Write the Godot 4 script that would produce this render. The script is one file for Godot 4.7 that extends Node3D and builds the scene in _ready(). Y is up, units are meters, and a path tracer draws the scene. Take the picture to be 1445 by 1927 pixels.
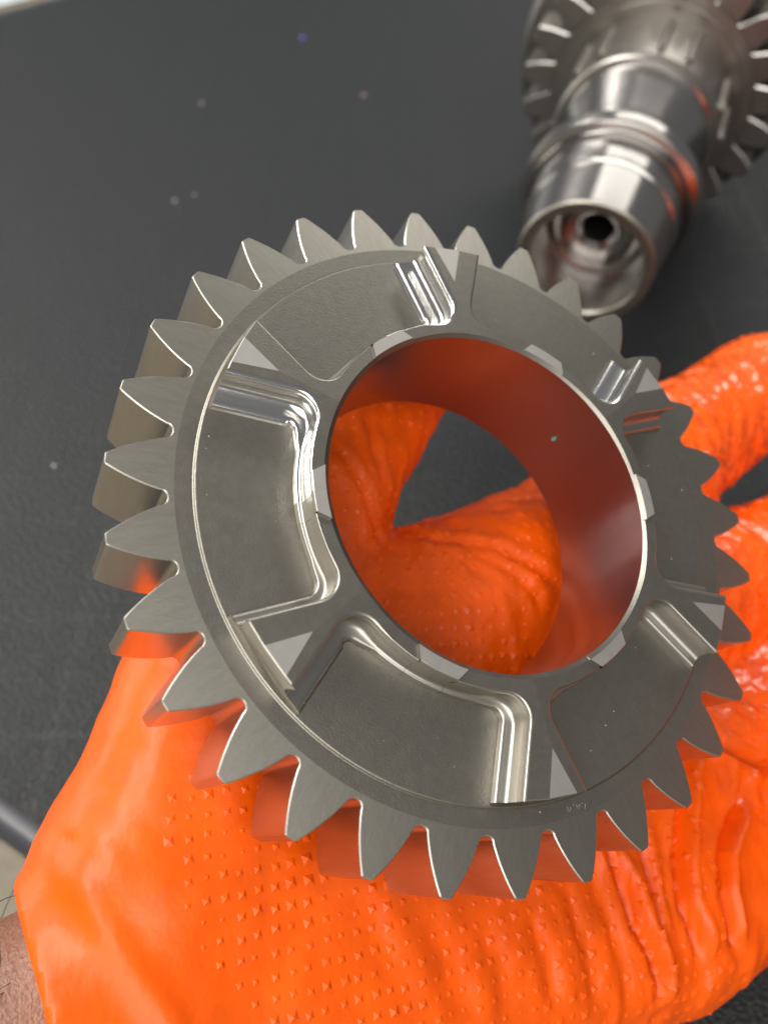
extends Node3D
# A machined gear held in an orange glove over a black mat, with a splined shaft lying behind it.
# Lengths are written in units of 0.85 mm (U metres); the world's ground (top of the mat) is y = 0.

const U := 0.00085
const ZT := 6.6            # top of the ground lands
const ZFLOOR := 1.65       # floor of the pockets
const ZRIM := 1.35         # flat annulus outside the pockets
const ZBACK := -14.5
const EYE := 204.0           # height of the camera over the mat
const TEETH := 31
const LUG0 := 1.5669       # angle of the first drive lug
const TOOTH0 := 1.7975     # angle of the first tooth

var M := {}
var gear_tf: Transform3D
var rng := RandomNumberGenerator.new()


# ---------------------------------------------------------------- mesh collector
class MB:
	var v := PackedVector3Array()
	var n := PackedVector3Array()
	var uv := PackedVector2Array()

	func tri(a: Vector3, b: Vector3, c: Vector3, na: Vector3, nb: Vector3, nc: Vector3, ua := Vector2.ZERO, ub := Vector2.RIGHT, uc := Vector2.DOWN) -> void:
		v.append(a); v.append(b); v.append(c)
		n.append(na); n.append(nb); n.append(nc)
		uv.append(ua); uv.append(ub); uv.append(uc)

	func flat(a: Vector3, b: Vector3, c: Vector3, hint: Vector3) -> void:
		var k := (b - a).cross(c - a)
		if k.length_squared() < 1e-12:
			return
		k = k.normalized()
		if k.dot(hint) < 0.0:
			k = -k
		tri(a, b, c, k, k, k)

	func quad(a: Vector3, b: Vector3, c: Vector3, d: Vector3, hint: Vector3) -> void:
		flat(a, b, c, hint)
		flat(a, c, d, hint)

	# rows of points joined into a smooth skin; hint(row, column) is not needed: sgn turns the normals
	func grid(rows: Array, sgn := 1.0, wrap := false) -> void:
		var nr := rows.size()
		var nc: int = rows[0].size()
		var nn := []
		for i in nr:
			var line := PackedVector3Array()
			for j in nc:
				var i0: int = (i - 1 + nr) % nr if wrap else maxi(i - 1, 0)
				var i1: int = (i + 1) % nr if wrap else mini(i + 1, nr - 1)
				var du: Vector3 = rows[i1][j] - rows[i0][j]
				var dv: Vector3 = rows[i][mini(j + 1, nc - 1)] - rows[i][maxi(j - 1, 0)]
				line.append(du.cross(dv).normalized() * sgn)
			nn.append(line)
		for i in (nr if wrap else nr - 1):
			var k: int = (i + 1) % nr
			for j in nc - 1:
				tri(rows[i][j], rows[k][j], rows[k][j + 1], nn[i][j], nn[k][j], nn[k][j + 1])
				tri(rows[i][j], rows[k][j + 1], rows[i][j + 1], nn[i][j], nn[k][j + 1], nn[i][j + 1])

	# a flat outline filled in; lift(point) gives the height
	func fill(poly: PackedVector2Array, lift: Callable, normal: Vector3) -> void:
		var ix := Geometry2D.triangulate_polygon(poly)
		for k in range(0, ix.size(), 3):
			var a: Vector3 = lift.call(poly[ix[k]])
			var b: Vector3 = lift.call(poly[ix[k + 1]])
			var c: Vector3 = lift.call(poly[ix[k + 2]])
			flat(a, b, c, normal)

	# profile of (radius, z) points spun round z; corners sharper than 40 degrees stay sharp
	func lathe(pr: PackedVector2Array, seg := 96, a0 := 0.0, a1 := TAU) -> void:
		var sn := []
		for i in pr.size() - 1:
			var d := pr[i + 1] - pr[i]
			sn.append(Vector2(d.y, -d.x).normalized())
		var run := 0.0
		for i in pr.size() - 1:
			var from := run
			run += pr[i].distance_to(pr[i + 1]) * 0.02
			var n0: Vector2 = sn[i]
			var n1: Vector2 = sn[i]
			if i > 0 and sn[i].dot(sn[i - 1]) > 0.76:
				n0 = (sn[i] + sn[i - 1]).normalized()
			if i < sn.size() - 1 and sn[i].dot(sn[i + 1]) > 0.76:
				n1 = (sn[i] + sn[i + 1]).normalized()
			for k in seg:
				var u := Vector2.from_angle(lerpf(a0, a1, float(k) / seg))
				var w := Vector2.from_angle(lerpf(a0, a1, float(k + 1) / seg))
				var a := Vector3(u.x * pr[i].x, u.y * pr[i].x, pr[i].y)
				var b := Vector3(w.x * pr[i].x, w.y * pr[i].x, pr[i].y)
				var c := Vector3(w.x * pr[i + 1].x, w.y * pr[i + 1].x, pr[i + 1].y)
				var e := Vector3(u.x * pr[i + 1].x, u.y * pr[i + 1].x, pr[i + 1].y)
				var na := Vector3(u.x * n0.x, u.y * n0.x, n0.y)
				var nb := Vector3(w.x * n0.x, w.y * n0.x, n0.y)
				var nc := Vector3(w.x * n1.x, w.y * n1.x, n1.y)
				var ne := Vector3(u.x * n1.x, u.y * n1.x, n1.y)
				var v0 := float(k) / seg
				var v1 := float(k + 1) / seg
				tri(a, b, c, na, nb, nc, Vector2(from, v0), Vector2(from, v1), Vector2(run, v1))
				tri(a, c, e, na, nc, ne, Vector2(from, v0), Vector2(run, v1), Vector2(run, v0))

	# round bar along a list of points
	func tube(pts: PackedVector3Array, radii: PackedFloat32Array, sides := 6) -> void:
		var rows := []
		for i in pts.size():
			var d := (pts[mini(i + 1, pts.size() - 1)] - pts[maxi(i - 1, 0)]).normalized()
			var x := d.cross(Vector3(0.31, 0.87, 0.38)).normalized()
			var y := d.cross(x)
			var line := PackedVector3Array()
			for k in sides + 1:
				var a := TAU * k / sides
				line.append(pts[i] + (x * cos(a) + y * sin(a)) * radii[i])
			rows.append(line)
		grid(rows, -1.0)

	func put(into: ArrayMesh, m: Material, scale: float) -> void:
		if v.is_empty():
			return
		var arr := []
		arr.resize(Mesh.ARRAY_MAX)
		for i in range(0, v.size(), 3):   # keep the winding in step with the normals
			if (v[i + 1] - v[i]).cross(v[i + 2] - v[i]).dot(n[i] + n[i + 1] + n[i + 2]) > 0.0:
				var sw := v[i + 1]
				v[i + 1] = v[i + 2]
				v[i + 2] = sw
				sw = n[i + 1]
				n[i + 1] = n[i + 2]
				n[i + 2] = sw
				var su := uv[i + 1]
				uv[i + 1] = uv[i + 2]
				uv[i + 2] = su
		var s := v.duplicate()
		for i in s.size():
			s[i] *= scale
			if not n[i].is_normalized():
				n[i] = Vector3.UP if n[i].length_squared() < 1e-9 else n[i].normalized()
		arr[Mesh.ARRAY_VERTEX] = s
		arr[Mesh.ARRAY_NORMAL] = n
		arr[Mesh.ARRAY_TEX_UV] = uv
		into.add_surface_from_arrays(Mesh.PRIMITIVE_TRIANGLES, arr)
		into.surface_set_material(into.get_surface_count() - 1, m)


func made(pairs: Array) -> ArrayMesh:
	var m := ArrayMesh.new()
	for p in pairs:
		p[0].put(m, p[1], U)
	return m


func part(called: String, m: Mesh, parent: Node, tf := Transform3D()) -> MeshInstance3D:
	var o := MeshInstance3D.new()
	o.name = called
	o.mesh = m
	o.transform = Transform3D(tf.basis, tf.origin * U)
	parent.add_child(o, true)
	return o


func thing(called: String, label: String, category: String, tf := Transform3D(), group := "") -> Node3D:
	var o := Node3D.new()
	o.name = called
	o.transform = Transform3D(tf.basis, tf.origin * U)
	add_child(o, true)
	tag(o, label, category, group)
	return o


func tag(o: Node, label: String, category: String, group := "", kind := "") -> void:
	o.set_meta("label", label)
	if category != "":
		o.set_meta("category", category)
	if group != "":
		o.set_meta("group", group)
	if kind != "":
		o.set_meta("kind", kind)


# ---------------------------------------------------------------- materials
func noise_tex(freq: float, seed_: int, oct := 4, kind := FastNoiseLite.TYPE_SIMPLEX_SMOOTH, lo := 0.0, hi := 1.0, size := 512) -> NoiseTexture2D:
	var f := FastNoiseLite.new()
	f.noise_type = kind
	f.frequency = freq
	f.seed = seed_
	f.fractal_octaves = oct
	var t := NoiseTexture2D.new()
	t.width = size
	t.height = size
	t.seamless = true
	t.noise = f
	var g := Gradient.new()
	g.set_color(0, Color(lo, lo, lo))
	g.set_color(1, Color(hi, hi, hi))
	t.color_ramp = g
	return t


func std(lin: Color, rough: float, metal := 0.0) -> StandardMaterial3D:
	var m := StandardMaterial3D.new()
	m.albedo_color = lin.linear_to_srgb()
	m.roughness = rough
	m.metallic = metal
	return m


func tri_map(m: StandardMaterial3D, per_metre: Vector3) -> void:
	m.uv1_triplanar = true
	m.uv1_scale = per_metre


func materials() -> void:
	var fine := noise_tex(0.09, 3, 4, FastNoiseLite.TYPE_SIMPLEX_SMOOTH, 0.0, 1.0)
	var blot := noise_tex(0.012, 8, 5, FastNoiseLite.TYPE_SIMPLEX_SMOOTH, 0.92, 1.0)
	var tone := noise_tex(0.020, 21, 6, FastNoiseLite.TYPE_SIMPLEX_SMOOTH, 0.95, 1.0)
	# satin, shot-peened steel of the gear's faces
	var s := std(Color(0.335, 0.317, 0.280), 0.45, 1.0)
	s.roughness_texture = blot
	s.albedo_texture = tone
	s.heightmap_enabled = true
	s.heightmap_texture = fine
	s.heightmap_scale = 0.0016
	tri_map(s, Vector3.ONE * 62.0)
	M.satin = s
	# brushed tooth faces: the same steel with a grain along one direction
	var b := s.duplicate()
	b.albedo_color = Color(0.355, 0.338, 0.300).linear_to_srgb()
	b.heightmap_scale = 0.0011
	tri_map(b, Vector3(24.0, 150.0, 62.0))
	M.brushed = b
	# ground lands
	var g := std(Color(0.66, 0.645, 0.61), 0.52, 1.0)
	g.roughness_texture = blot
	tri_map(g, Vector3.ONE * 70.0)
	M.ground = g
	# tooth flanks
	var k := std(Color(0.50, 0.475, 0.44), 0.30, 1.0)
	k.roughness_texture = blot
	k.albedo_texture = tone
	k.heightmap_enabled = true
	k.heightmap_texture = fine
	k.heightmap_scale = 0.0006
	tri_map(k, Vector3(90.0, 90.0, 12.0))
	M.flank = k
	# freshly cut groove walls
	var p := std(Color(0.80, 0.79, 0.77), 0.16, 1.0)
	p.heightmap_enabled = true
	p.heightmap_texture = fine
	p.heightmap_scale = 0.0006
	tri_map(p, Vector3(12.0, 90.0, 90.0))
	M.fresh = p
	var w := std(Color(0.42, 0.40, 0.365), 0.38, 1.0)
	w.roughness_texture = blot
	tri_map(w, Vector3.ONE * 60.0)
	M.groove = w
	M.edge = std(Color(0.54, 0.52, 0.48), 0.38, 1.0)
	# honed bore
	var o := std(Color(0.39, 0.345, 0.36), 0.22, 1.0)
	o.roughness_texture = blot
	o.heightmap_enabled = true
	o.heightmap_texture = fine
	o.heightmap_scale = 0.0011
	tri_map(o, Vector3(8.0, 8.0, 90.0))
	o.anisotropy_enabled = true
	o.anisotropy = 0.9
	M.bore = o
	# shaft steels
	var sh := std(Color(0.46, 0.445, 0.435), 0.27, 1.0)
	sh.roughness_texture = blot
	tri_map(sh, Vector3.ONE * 30.0)
	sh.anisotropy_enabled = true
	sh.anisotropy = 0.8
	M.shaft = sh
	M.hole = std(Color(0.03, 0.028, 0.027), 0.6, 0.3)
	M.shaft_dark = std(Color(0.20, 0.19, 0.18), 0.42, 1.0)
	M.shaft_wheel = std(Color(0.34, 0.32, 0.30), 0.38, 1.0)
	# orange nitrile
	var gl := std(Color(1.0, 0.118, 0.001), 0.45)
	gl.metallic_specular = 0.42
	gl.albedo_texture = noise_tex(0.007, 61, 5, FastNoiseLite.TYPE_SIMPLEX_SMOOTH, 0.88, 1.0)
	gl.roughness_texture = noise_tex(0.012, 62, 4, FastNoiseLite.TYPE_SIMPLEX_SMOOTH, 0.75, 1.0)
	gl.heightmap_enabled = true
	gl.heightmap_texture = noise_tex(0.03, 5, 5)
	gl.heightmap_scale = 0.004
	tri_map(gl, Vector3.ONE * 40.0)
	M.glove = gl
	var gw := gl.duplicate()
	gw.roughness = 0.3
	gw.clearcoat_enabled = true
	gw.clearcoat = 0.8
	gw.clearcoat_roughness = 0.12
	M.glove_wet = gw
	M.mat_dust = std(Color(0.22, 0.22, 0.22), 0.7)
	# skin
	var sk := std(Color(0.36, 0.185, 0.12), 0.44)
	sk.albedo_texture = noise_tex(0.05, 31, 5, FastNoiseLite.TYPE_SIMPLEX_SMOOTH, 0.70, 1.0)
	sk.heightmap_enabled = true
	sk.heightmap_texture = noise_tex(0.045, 33, 3, FastNoiseLite.TYPE_CELLULAR)
	sk.heightmap_scale = 0.014
	tri_map(sk, Vector3(70.0, 70.0, 70.0))
	M.skin = sk
	M.hair = std(Color(0.06, 0.036, 0.022), 0.5)
	# mat
	var mt := std(Color(0.0185, 0.021, 0.0235), 0.47)
	mt.roughness_texture = noise_tex(0.02, 41, 4, FastNoiseLite.TYPE_SIMPLEX_SMOOTH, 0.75, 1.0)
	mt.metallic_specular = 0.42
	mt.heightmap_enabled = true
	mt.heightmap_texture = noise_tex(0.055, 43, 4, FastNoiseLite.TYPE_CELLULAR)
	mt.heightmap_scale = 0.04
	tri_map(mt, Vector3.ONE * 34.0)
	M.mat = mt
	var ml := std(Color(0.06, 0.062, 0.075), 0.34)
	M.mat_lip = ml
	var be := std(Color(0.23, 0.195, 0.130), 0.5)
	be.albedo_texture = noise_tex(0.02, 51, 4, FastNoiseLite.TYPE_SIMPLEX_SMOOTH, 0.85, 1.0)
	tri_map(be, Vector3.ONE * 20.0)
	M.bench = be
	M.paper = std(Color(0.48, 0.55, 0.59), 0.6)
	var dr := std(Color(0.03, 0.03, 0.035), 0.08)
	M.drop = dr
	M.teal = std(Color(0.09, 0.30, 0.26), 0.5)
	M.speck = std(Color(0.52, 0.51, 0.48), 0.5)


# ---------------------------------------------------------------- the place: camera, light
func _ready() -> void:
	rng.seed = 77
	var cam := Camera3D.new()
	cam.name = "camera"
	cam.position = Vector3(0, EYE * U, 0)
	cam.rotation.x = -atan2(0.792, 0.61)
	var at := CameraAttributesPhysical.new()
	at.frustum_focal_length = 12.0 * 1566.1 / 963.5
	at.frustum_near = 0.005
	at.frustum_far = 40.0
	at.frustum_focus_distance = 107.0 * U
	at.exposure_aperture = 14.5
	cam.attributes = at
	add_child(cam)
	cam.make_current()

	var env := Environment.new()
	env.background_mode = Environment.BG_COLOR
	env.background_color = Color(0.17, 0.172, 0.172).linear_to_srgb()
	env.tonemap_mode = Environment.TONE_MAPPER_LINEAR
	env.tonemap_exposure = 1.0
	env.sdfgi_enabled = true
	env.ssao_enabled = true
	env.ssil_enabled = true
	var we := WorldEnvironment.new()
	we.name = "world"
	we.environment = env
	add_child(we)
	lamp("ceiling_lamp", "long ceiling lamp over the far left of the bench", Vector3(-0.72, 1.25, -0.40), Vector2(0.42, 1.3), 2.1, "ceiling lamps over the bench")
	lamp("ceiling_lamp", "long ceiling lamp over the far right of the bench", Vector3(0.85, 1.3, -1.7), Vector2(1.3, 0.26), 0.9, "ceiling lamps over the bench")
	lamp("ceiling_lamp", "wide ceiling lamp behind the person holding the gear", Vector3(-0.24, 1.25, 1.04), Vector2(1.8, 1.2), 2.2, "ceiling lamps over the bench")
	lamp("window_light", "tall bright window to the left of the bench", Vector3(-1.7, 0.25, -0.8), Vector2(0.9, 0.9), 0.8)

	materials()
	# camera axes in the world, then the gear's axes in the camera
	var cb := Basis(Vector3(1, 0, 0), Vector3(0, 0.61, -0.792), Vector3(0, 0.792, 0.61)).orthonormalized()
	var gb := Basis(Vector3(0.90763, -0.00242, -0.41976), Vector3(-0.13989, 0.94108, -0.30789), Vector3(0.39577, 0.33817, 0.85382)).orthonormalized()
	gear_tf = Transform3D(cb * gb, Vector3(12.836, EYE - 92.796, -71.722))
	surroundings()
	gear()
	shaft()
	person()
	small_things()


func lamp(called: String, label: String, pos: Vector3, size: Vector2, energy: float, group := "") -> void:
	var t := Node3D.new()
	t.name = called
	add_child(t, true)
	t.look_at_from_position(pos, Vector3(0, 0.05, -0.1), Vector3.UP if pos.y < 0.8 else Vector3(1, 0, 0).cross(pos).normalized())
	tag(t, label, "lamp" if called == "ceiling_lamp" else "window", group)
	var hb := BoxMesh.new()
	hb.size = Vector3(size.x + 0.06, size.y + 0.06, 0.05)
	hb.material = std(Color(0.7, 0.7, 0.7), 0.5)
	var h := MeshInstance3D.new()
	h.name = "housing"
	h.mesh = hb
	h.position.z = 0.04
	t.add_child(h)
	var db := BoxMesh.new()
	db.size = Vector3(size.x, size.y, 0.02)
	var e := std(Color(0.8, 0.8, 0.8), 0.5)
	e.emission_enabled = true
	e.emission = Color(1.0, 0.97, 0.92)
	e.emission_energy_multiplier = 1.0
	db.material = e
	var d := MeshInstance3D.new()
	d.name = "lamp_diffuser"
	d.mesh = db
	d.position.z = 0.008
	t.add_child(d)
	var l := AreaLight3D.new()
	l.name = "lamp_glow"
	l.area_size = size
	l.light_energy = energy
	l.light_color = Color(1.0, 0.985, 0.955)
	l.shadow_enabled = true
	l.position.z = -0.006
	t.add_child(l)


# ---------------------------------------------------------------- bench and mat
func surroundings() -> void:
	var b := MB.new()
	b.quad(Vector3(-2000, -6, -2000), Vector3(2000, -6, -2000), Vector3(2000, -6, 1200), Vector3(-2000, -6, 1200), Vector3.UP)
	var bench := part("workbench", made([[b, M.bench]]), self)
	tag(bench, "tan worktop showing at the lower left beyond the black mat", "", "", "structure")
	# the mat: an outline with a rounded lip
	var cor := [Vector2(-506, -302.6), Vector2(269, 152), Vector2(1146, -525), Vector2(371, -980)]
	var prof := PackedVector2Array([Vector2(7.0, 0.0), Vector2(6.0, 0.35), Vector2(4.2, 0.6), Vector2(2.6, 0.3), Vector2(1.0, -0.8), Vector2(0.2, -2.4), Vector2(0.0, -6.0)])
	var ring := []
	for i in 4:
		var p: Vector2 = cor[i]
		var q: Vector2 = cor[(i + 1) % 4]
		var o: Vector2 = cor[(i + 3) % 4]
		var u := (o - p).normalized()
		var w := (q - p).normalized()
		var rad := 14.0
		var half := acos(clampf(u.dot(w), -1, 1)) / 2.0
		var c := p + (u + w).normalized() * rad / sin(half)
		var a0 := (-(w.orthogonal() * signf(w.orthogonal().dot(u)))).angle()
		for k in 9:
			var d := (-u.orthogonal() * signf(u.orthogonal().dot(w))).normalized()
			var e := Vector2.from_angle(a0)
			d = d.slerp(e, k / 8.0)
			ring.append([c + d * rad, d])
	var rows := []
	var top := PackedVector2Array()
	for r in ring:
		var line := PackedVector3Array()
		for k in prof:
			var g: Vector2 = r[0] - r[1] * k.x
			line.append(Vector3(g.x, k.y, g.y))
		rows.append(line)
		top.append(r[0] - r[1] * 7.0)
	var lip := MB.new()
	lip.grid(rows, 1.0, true)
	if lip.n[0].y < 0.0:
		for i in lip.n.size():
			lip.n[i] = -lip.n[i]
	var face := MB.new()
	face.fill(top, func(p): return Vector3(p.x, 0, p.y), Vector3.UP)
	var mat_ := thing("rubber_mat", "black grained rubber mat with a rounded grey lip under the shaft and the hand", "mat")
	part("mat_surface", made([[face, M.mat]]), mat_)
	part("mat_lip", made([[lip, M.mat_lip]]), mat_)
	var dust := MB.new()
	for k in 420:
		var q := Vector2(rng.randf_range(-260, 260), rng.randf_range(-620, 0))
		var r := rng.randf_range(0.12, 0.42)
		var c := Vector3(q.x, 0.0, q.y)
		var e := [c + Vector3(r, 0, 0), c + Vector3(0, 0, r * rng.randf_range(0.5, 1.2)), c - Vector3(r, 0, 0), c - Vector3(0, 0, r * rng.randf_range(0.5, 1.2))]
		for j in 4:
			dust.flat(e[j], e[(j + 1) % 4], c + Vector3(0, r * 0.6, 0), Vector3.UP)
	var du := part("mat_dust", made([[dust, M.mat_dust]]), mat_)
	du.set_meta("kind", "stuff")
	# pale sheet beyond the far left edge of the mat
	var sh := MB.new()
	var s0 := Vector3(-506, -5.0, -302.6)
	var dir := Vector3(877, 0, -677.4).normalized()
	var out := Vector3(-dir.z, 0, dir.x) * -1.0
	if out.dot(Vector3(-1, 0, -1)) < 0.0:
		out = -out
	var a := s0 + out * 20.0
	var c2 := a + dir * 760.0
	var e2 := c2 + out * 420.0
	var f2 := a + out * 420.0
	sh.quad(a, c2, e2, f2, Vector3.UP)
	for p in [[a, c2], [c2, e2], [e2, f2], [f2, a]]:
		sh.quad(p[0], p[1], p[1] - Vector3(0, 0.5, 0), p[0] - Vector3(0, 0.5, 0), p[0] + p[1] - a - e2)
	var paper := part("paper_sheet", made([[sh, M.paper]]), self)
	tag(paper, "pale blue-white sheet at the top left beyond the mat edge", "paper")


# ---------------------------------------------------------------- the gear
func prof_at(sm: Dictionary) -> PackedVector3Array:
	var t: float = sm.t
	var r := PackedVector3Array()
	var base := [[-0.42, t], [-0.20, t - 0.04], [-0.03, t - 0.22], [0.02, t - 0.55], [-0.12, t - 1.1], [-0.30, t - 1.9], [-0.34, 3.9], [-0.22, 3.15], [0.08, 2.68], [0.50, 2.47], [0.95, 2.42], [1.25, 2.36], [1.45, 2.22], [1.58, 1.98], [1.64, 1.78], [1.72, ZFLOOR - 0.02]]
	for q in base:
		var g: Vector2 = sm.p + sm.n * (q[0] * sm.s)
		r.append(Vector3(g.x, g.y, q[1]))
	return r


func on_circle(q: Vector2, u: Vector2, rad: float) -> Vector2:
	var b := q.dot(u)
	var c := q.length_squared() - rad * rad
	return q + u * (-b + sqrt(maxf(b * b - c, 0.0)))


func flipped(v: Vector3, side: float) -> Vector3:
	return Vector3(v.x, v.y * side, v.z)


# one half of a lug sector (0..30 degrees on the + side, mirrored on the - side)
func half_sector(side: float, fs: float, top: MB, land: MB, ringland: MB, flank: MB, floor_: MB) -> Dictionary:
	var ay := 0.65 * side
	var ta := atan(0.41) if side > 0.0 else atan(0.32)
	var zd := func(p: Vector2) -> float:
		return ZT - 0.036 * maxf((p.x - 33.2) * -sin(ta) + (p.y - ay) * cos(ta), 0.0)
	var I := Vector2(29.6, 1.65)
	var O := Vector2(38.05, 4.52)
	var u := (O - I).normalized()
	var n := Vector2(-u.y, u.x)
	var RR := 26.45
	var rf := 3.0
	var q := I + n * rf
	var b := q.dot(u)
	var C := q + u * (-b + sqrt(b * b - q.length_squared() + (RR + rf) * (RR + rf)))
	var T1 := C - n * rf
	var sam := []
	for k in 9:
		var p := O.lerp(T1, k / 8.0)
		sam.append({"p": p, "n": n, "s": fs, "t": zd.call(p)})
	var d0 := -n
	var d1 := -C.normalized()
	for k in range(1, 11):
		var d := d0.slerp(d1, k / 10.0)
		var p: Vector2 = C + d * rf
		sam.append({"p": p, "n": -d, "s": lerpf(fs, lerpf(fs, 0.48, 0.5), k / 10.0), "t": zd.call(p)})
	var f0 := C.angle()
	var fb := deg_to_rad(24.1)
	var f1 := deg_to_rad(30.0)
	var s0: float = sam[-1].s
	for k in range(1, 9):
		var f := lerpf(f0, fb, k / 8.0)
		var p := Vector2.from_angle(f) * RR
		sam.append({"p": p, "n": p.normalized(), "s": lerpf(s0, 0.48, clampf(k / 3.0, 0, 1)), "t": zd.call(p)})
	var ib := sam.size() - 1
	for k in range(0, 5):
		var f := lerpf(fb + 0.0015, f1, k / 4.0)
		var p := Vector2.from_angle(f) * RR
		sam.append({"p": p, "n": p.normalized(), "s": 0.48, "t": ZT})
	# walls
	var rows := []
	var first := prof_at(sam[0])
	var ext := PackedVector3Array()
	for v3 in first:
		var g := on_circle(Vector2(v3.x, v3.y), u, 39.0)
		ext.append(Vector3(g.x, g.y, v3.z))
	rows.append(ext)
	for sm in sam:
		rows.append(prof_at(sm))
	var fl := []
	for r in rows:
		var line := PackedVector3Array()
		for v3 in r:
			line.append(flipped(v3, side))
		fl.append(line)
	flank.grid(fl.slice(0, ib + 2), side)
	flank.grid(fl.slice(ib + 2), side)
	# floor
	var poly := PackedVector2Array()
	var lips := []
	for r in rows:
		lips.append(Vector2(r[-1].x, r[-1].y))
	lips[0] = on_circle(lips[1], u, 39.45)
	for p in lips:
		if poly.is_empty() or poly[-1].distance_to(p) > 0.02:
			poly.append(p)
	var fa: float = lips[0].angle()
	for k in range(0, 12):
		poly.append(Vector2.from_angle(lerpf(f1, fa, k / 12.0)) * 39.45)
	floor_.fill(poly, func(p): return Vector3(p.x, p.y * side, ZFLOOR), Vector3.BACK)
	# dark top
	var dp := PackedVector2Array([Vector2(24.66, 0.0), Vector2(33.2, ay)])
	var dirt := Vector2(cos(ta), sin(ta))
	var corner := on_circle(Vector2(33.2, ay), dirt, 38.86)
	var edge_in := []
	for k in range(0, ib + 1):
		edge_in.append(sam[k].p + sam[k].n * (-0.42 * sam[k].s))
	var oc := on_circle(edge_in[0], u, 38.86)
	dp.append(corner)
	dp.append(oc)
	for p in edge_in:
		dp.append(p)
	var bi := deg_to_rad(21.8)
	for k in range(0, 8):
		dp.append(Vector2.from_angle(lerpf(bi, 0.0, k / 8.0)) * 24.66)
	top.fill(dp, func(p): return Vector3(p.x, p.y * side, zd.call(p)), Vector3.BACK)
	# ground land on the ring, and the small step down beside it
	var lp := PackedVector2Array()
	var eo: Vector2 = edge_in[-1]
	for k in range(0, 7):
		lp.append(Vector2.from_angle(lerpf(bi, f1, k / 6.0)) * 24.66)
	for k in range(0, 5):
		lp.append(Vector2.from_angle(lerpf(f1, eo.angle(), k / 4.0)) * eo.length())
	ringland.fill(lp, func(p): return Vector3(p.x, p.y * side, ZT), Vector3.BACK)
	var pi_ := Vector2.from_angle(bi) * 24.66
	var po := Vector2.from_angle(fb) * 26.2
	var st := [Vector3(pi_.x, pi_.y * side, zd.call(pi_)), Vector3(po.x, po.y * side, zd.call(po)), Vector3(po.x, po.y * side, ZT), Vector3(pi_.x, pi_.y * side, ZT)]
	top.quad(st[0], st[1], st[2], st[3], Vector3(0, -side, 0))
	# bore chamfer
	var ch := []
	for k in range(0, 13):
		ch.append([bi * k / 12.0, 0])
	for k in range(0, 5):
		ch.append([lerpf(bi + 0.0005, f1, k / 4.0), 1])
	for k in ch.size() - 1:
		var line := []
		for j in [k, k + 1]:
			var e := Vector2.from_angle(ch[j][0])
			var tp := e * 24.66
			var z: float = ZT if ch[j][1] == 1 else zd.call(tp)
			line.append([Vector3(tp.x, tp.y * side, z), Vector3(e.x * 24.07, e.y * side * 24.07, 6.1), Vector3(-e.x, -e.y * side, 0.75).normalized()])
		land.tri(line[0][0], line[0][1], line[1][0], line[0][2], line[0][2], line[1][2])
		land.tri(line[1][0], line[0][1], line[1][1], line[1][2], line[0][2], line[1][2])
	return {"ext": ext, "corner": Vector3(corner.x, corner.y * side, ZT), "oc": Vector3(oc.x, oc.y * side, zd.call(oc)), "side": side}


func tooth_half(r: float) -> float:   # half the tooth's thickness as an angle
	var u := (r - 43.6) / 6.15
	return (3.45 - 1.58 * u - 1.02 * u * u) / r


func face_z(r: float) -> float:
	return ZRIM - maxf(r - 42.0, 0.0) * 0.115


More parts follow.
